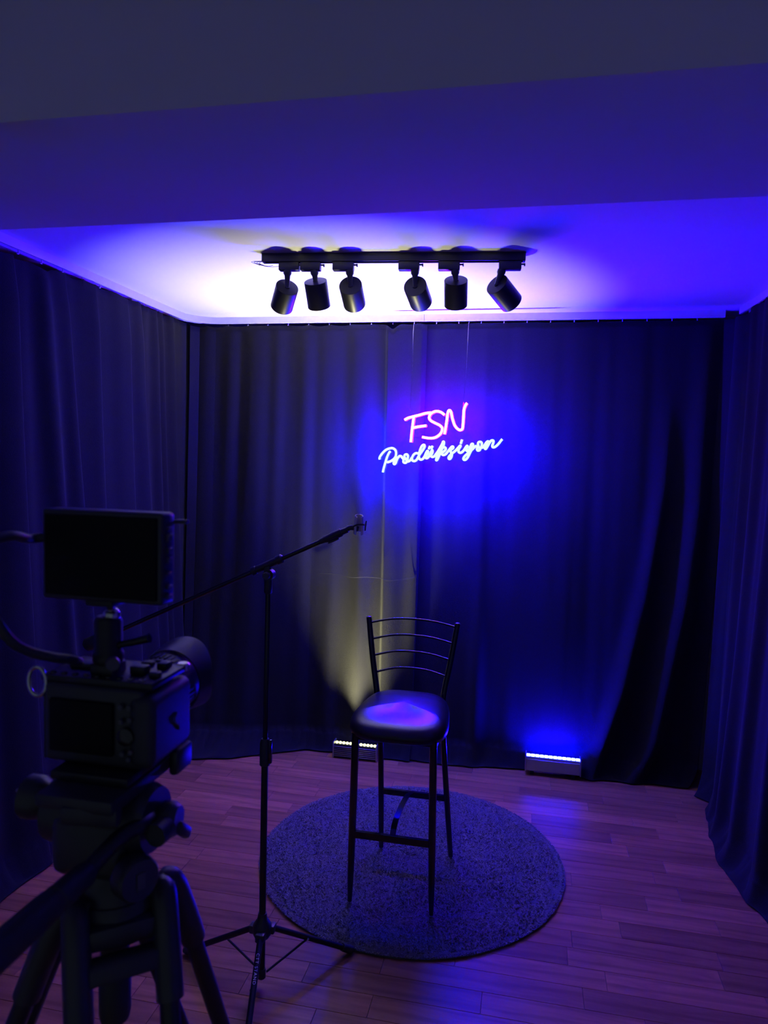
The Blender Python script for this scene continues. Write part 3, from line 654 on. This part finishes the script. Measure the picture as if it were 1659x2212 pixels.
k2 = MB().lathe(ax3(0.030, -0.030, 1.258), (1, -0.55, 0.05), [(0, 0.012), (0.012, 0.0235), (0.028, 0.0235), (0.032, 0.021)], 24).build('pan_lock', 'black_plastic', tp)
dk = V((1, -0.55, 0.05)).normalized()
MB().box(ax3(0.030, -0.030, 1.258)+dk*0.0325, (0.002, 0.009, 0.017), Matrix(((dk.x, -dk.y, 0), (dk.y, dk.x, 0), (0, 0, 1)))).build('pictogram', 'grey_knob', k2)
MB().span((TX-0.048, TY-0.070, 1.337), (TX+0.040, TY+0.085, 1.352), bev=0.003).build('plate_holder', 'black_plastic', tp)
MB().box(ax3(0.012, -0.062, 1.333), (0.060, 0.016, 0.020), Matrix.Rotation(0.15, 3, 'Z'), bev=0.004).build('release_lever', 'black_plastic', tp)
MB().box(ax3(0.045, 0.065, 1.345), (0.012, 0.040, 0.030), bev=0.005).build('plate_lock', 'black_plastic', tp)
def pxd(x, y, t): return V((0, 0, 1.7))+(FW+RT*((x-829.5)/1534.0)-UP*((y-1106.0)/1534.0))*t
h0, h1, h2, h3 = V((-0.402, 0.655, 1.290)), V((-0.4535, 0.5838, 1.2358)), V((-0.4755, 0.4935, 1.174)), V((-0.49, 0.40, 1.112))
h0, hm, h1, h2 = pxd(305, 1782, 0.755), pxd(255, 1812, 0.735), pxd(182, 1890, 0.70), pxd(0, 2052, 0.60)
h3 = h2+(h2-h1)*0.55
MB().tube(smooth([h0+V((0.0, 0.03, -0.006)), h0, hm, h1], 8), 0.0085, 14).build('pan_handle', 'black_matte', tp)
MB().lathe(h1-(h2-h1)*0.06, h2-h1, [(0, 0.0105), (0.006, 0.0125), (0.045, 0.0135), (0.046, 0.0125), (0.052, 0.0125), (0.053, 0.0145), ((h3-h1).length-0.01, 0.0165), ((h3-h1).length, 0.013)], 20).build('handle_grip', 'black_rubber', tp)
MB().lathe(h0+V((0.018, 0.02, -0.01)), h0-V((TX+0.06, TY+0.1, 1.31)), [(0, 0.0125), (0.02, 0.0125)], 14).build('handle_clamp', 'black_plastic', tp)
for ang in (-50, 75, 195):
    a_ = math.radians(ang); n_ = V((math.cos(a_), math.sin(a_), 0)); s_ = V((-n_.y, n_.x, 0))
    c0 = ax3(0, 0, 1.205)+n_*0.048; c1 = V((TX, TY, 0.0))+n_*0.50
    MB().box(ax3(0, 0, 1.195)+n_*0.040, (0.036, 0.074, 0.026), Matrix(((n_.x, s_.x, 0), (n_.y, s_.y, 0), (0, 0, 1))), bev=0.008).build('leg_hinge', 'black_plastic', tp)
    ld = (c1-c0).normalized()
    for sg_ in (-1, 1):
        t0 = c0+s_*(0.045*sg_); t1 = c1+s_*(0.030*sg_)
        lg = MB().tube([t0+V((0, 0, 0.0)), t0.lerp(t1, 0.5), t1+V((0, 0, 0.02))], 0.0105, 14).build('leg', 'black_matte', tp)
        MB().tube(smooth([t0-n_*0.035+V((0, 0, 0.012)), t0-n_*0.010+V((0, 0, 0.014)), t0+ld*0.03, t0+ld*0.085], 6), [0.0125]*5+[0.0145]*14, 14).build('leg_shoulder', 'black_plastic', lg)
    cc = c0+ld*0.040
    Rb = Matrix((( s_.x, n_.x, ld.x), (s_.y, n_.y, ld.y), (s_.z, n_.z, ld.z)))
    MB().box(cc, (0.100, 0.020, 0.022), Rb, bev=0.006).build('leg_bridge', 'black_plastic', tp)
    cc2 = c0+ld*0.62; MB().box(cc2, (0.102, 0.032, 0.05), Rb, bev=0.008).build('leg_clamp', 'black_plastic', tp)
    MB().tube([c0+ld*0.60, c1+V((0, 0, 0.03))], 0.010, 12).build('leg_extension', 'black_matte', tp)
    MB().lathe(c1, (0, 0, 1), [(0, 0.026), (0.02, 0.026), (0.035, 0.018)], 18).build('rubber_foot', 'black_rubber', tp)

# ------------------------------------------------------------------ camera
cm = thing('video_camera', 'black mirrorless video camera in a cage on the tripod', 'camera', (TX, TY+0.02, 1.352))
MB().span((-0.490, 0.655, 1.3525), (-0.398, 0.765, 1.362), bev=0.002).build('quick_release_plate', 'black_matte', cm)
MB().span((-0.510, 0.672, 1.364), (-0.392, 0.742, 1.452), bev=0.006, seg=3).build('body', 'black_plastic', cm)
MB().span((-0.408, 0.668, 1.366), (-0.378, 0.762, 1.446), bev=0.011, seg=4).build('grip', 'black_rubber', cm)
MB().span((-0.500, 0.667, 1.378), (-0.424, 0.673, 1.436), bev=0.002).build('rear_screen', 'screen_glass', cm)
for x, z, r in ((-0.414, 1.434, .0035), (-0.404, 1.434, .003), (-0.4135, 1.418, .003), (-0.403, 1.421, .003), (-0.402, 1.386, .003), (-0.412, 1.383, .003), (-0.4045, 1.378, .0028)):
    MB().lathe((x, 0.669, z), (0, -1, 0), [(0, r), (0.003, r*0.9)], 12).build('button', 'grey_knob', cm)
MB().lathe((-0.408, 0.669, 1.402), (0, -1, 0), [(0, 0.0095), (0.003, 0.0095), (0.004, 0.006)], 24).build('control_wheel', 'black_gloss', cm)
MB().tube(smooth([(-0.3775, 0.722, 1.413), (-0.3768, 0.716, 1.409), (-0.3768, 0.717, 1.403), (-0.3768, 0.724, 1.398), (-0.3775, 0.727, 1.392)], 5), 0.0011, 6).build('side_emblem', 'grey_knob', cm)
cg = MB().span((-0.516, 0.676, 1.4515), (-0.382, 0.752, 1.459), bev=0.002).build('cage_top', 'black_matte', cm)
MB().span((-0.5165, 0.680, 1.362), (-0.5105, 0.745, 1.4515), bev=0.002).build('cage_side', 'black_matte', cm)
random.seed(3)
for i in range(9):
    x = -0.506+i*0.0135; z = 1.4588
    MB().lathe((x, 0.684, z), (0, 0, 1), [(0, 0.0038), (0.0018, 0.0036), (0.0018, 0.0022), (0.0004, 0.002)], 12).build('threaded_hole', 'black_gloss', cg)
for (x, y, sx, sy, sz) in ((-0.486, 0.715, .03, .02, .006), (-0.415, 0.708, .018, .014, .009), (-0.400, 0.735, .012, .016, .007), (-0.392, 0.700, .012, .010, .006), (-0.422, 0.738, .014, .010, .005)):
    MB().box((x, y, 1.459+sz/2), (sx, sy, sz), bev=0.0015).build('top_control', 'black_plastic', cm)
MB().lathe((-0.388, 0.756, 1.452), (0, 0, 1), [(0, 0.008), (0.006, 0.008), (0.008, 0.006)], 16).build('shutter_button', 'steel', cm)
ring = [V((-0.520+0.011*math.cos(a), 0.676, 1.450+0.016*math.sin(a))) for a in np.linspace(0, 2*PI, 20, endpoint=False)]
MB().tube(ring, 0.0022, 8, closed=True).build('strap_ring', 'steel', cm)
# lens
LO = V((-0.446, 0.742, 1.408))
MB().lathe(LO, (0, 1, 0), [(0, 0.036), (0.006, 0.036), (0.007, 0.033), (0.022, 0.033), (0.024, 0.036), (0.048, 0.036), (0.050, 0.0345), (0.058, 0.0345), (0.060, 0.038), (0.088, 0.039), (0.090, 0.037), (0.106, 0.037), (0.106, 0.028), (0.100, 0.022)], 40).build('lens', 'black_plastic', cm)
lr = MB()
for k in range(40):
    a_ = 2*PI*k/40; lr.box(LO+V((0.0388*math.cos(a_), 0.074, 0.0388*math.sin(a_))), (0.0022, 0.018, 0.0022), Matrix.Rotation(-a_, 3, 'Y'))
lr.build('focus_ring', 'black_rubber', cm, sm=False)
MB().lathe(LO+V((0, 0.093, 0)), (0, 1, 0), [(0, 0.027), (0.006, 0.018), (0.008, 0.004)], 32).build('front_glass', 'screen_glass', cm)
hv = []; hf = []; nn = 72
for k in range(nn):
    a_ = 2*PI*k/nn; pet = 0.5+0.5*math.cos(2*(a_-PI/2)); L_ = 0.020+0.030*(pet**0.7)
    for (h, ro) in ((0.0, 0.0425), (L_*0.5, 0.0455), (L_, 0.0485), (L_, 0.0470), (L_*0.5, 0.0440), (0.0, 0.0405)):
        hv.append(LO+V((ro*math.cos(a_), 0.092+h, ro*math.sin(a_))))
for k in range(nn):
    k2 = (k+1) % nn
    for j in range(6): j2 = (j+1) % 6; hf.append((k*6+j, k2*6+j, k2*6+j2, k*6+j2))
MB().add(hv, hf).build('lens_hood', 'black_plastic', cm)

# ------------------------------------------------------------------ field monitor on ball mount
fm = thing('field_monitor', 'black field monitor with dark screen mounted above the camera', 'monitor', (-0.44, 0.70, 1.462))
MB().span((-0.498, 0.655, 1.548), (-0.360, 0.682, 1.643), bev=0.004, seg=3).build('housing', 'black_plastic', fm)
MB().span((-0.493, 0.6525, 1.553), (-0.365, 0.656, 1.638), bev=0.001, seg=1).build('screen', 'screen_glass', fm)
MB().span((-0.488, 0.681, 1.560), (-0.372, 0.694, 1.628), bev=0.004).build('battery_plate', 'black_plastic', fm)
MB().span((-0.366, 0.688, 1.630), (-0.352, 0.698, 1.634), bev=0.001).build('battery_latch', 'grey_knob', fm)
for z, sz in ((1.627, .003), (1.617, .009), (1.604, .006), (1.594, .006), (1.580, .003), (1.566, .005), (1.556, .005)):
    MB().box((-0.3595, 0.669, z), (0.003, 0.010, sz), bev=0.001, seg=1).build('side_button', 'grey_knob', fm)
MX, MY = -0.449, 0.700
MB().span((MX-0.014, MY-0.014, 1.459), (MX+0.014, MY+0.014, 1.472), bev=0.002).build('mount_foot', 'black_matte', fm)
MB().lathe((MX, MY, 1.470), (0, 0, 1), [(0, 0.014), (0.004, 0.0165), (0.012, 0.0165), (0.014, 0.0150), (0.048, 0.0150), (0.053, 0.0120)], 24).build('ball_socket', 'black_matte', fm)
MB().ball((MX+0.004, MY, 1.524), 0.0095, 12).build('ball', 'steel', fm)
MB().cyl((MX+0.004, MY, 1.528), (MX+0.008, MY-0.012, 1.545), 0.005, n=12).build('ball_stem', 'steel', fm)
MB().span((MX-0.006, MY-0.034, 1.540), (MX+0.026, MY-0.004, 1.549), bev=0.002).build('mount_head', 'black_matte', fm)
MB().tube([(MX+0.014, MY-0.002, 1.492), (MX+0.034, MY-0.004, 1.4975), (MX+0.052, MY-0.004, 1.503)], [0.004, 0.0042, 0.005], 10).build('locking_lever', 'black_gloss', fm)
MB().lathe((MX+0.012, MY-0.012, 1.476), (0.6, -0.8, 0), [(0, 0.006), (0.008, 0.008), (0.014, 0.007)], 14).build('thumb_screw', 'grey_knob', fm)
tag(MB().tube(smooth([(-0.4985, 0.668, 1.612), (-0.512, 0.655, 1.610), pxd(20, 1158, 0.70), pxd(-60, 1190, 0.66), pxd(-70, 1270, 0.65), pxd(-15, 1335, 0.66), pxd(25, 1385, 0.67), pxd(65, 1408, 0.685), pxd(115, 1420, 0.705), pxd(150, 1424, 0.735), (-0.478, 0.690, 1.472)], 8), 0.0050, 10).build('video_cable', 'black_rubber'),
    'black video cable looping from the monitor to the camera', 'cable')
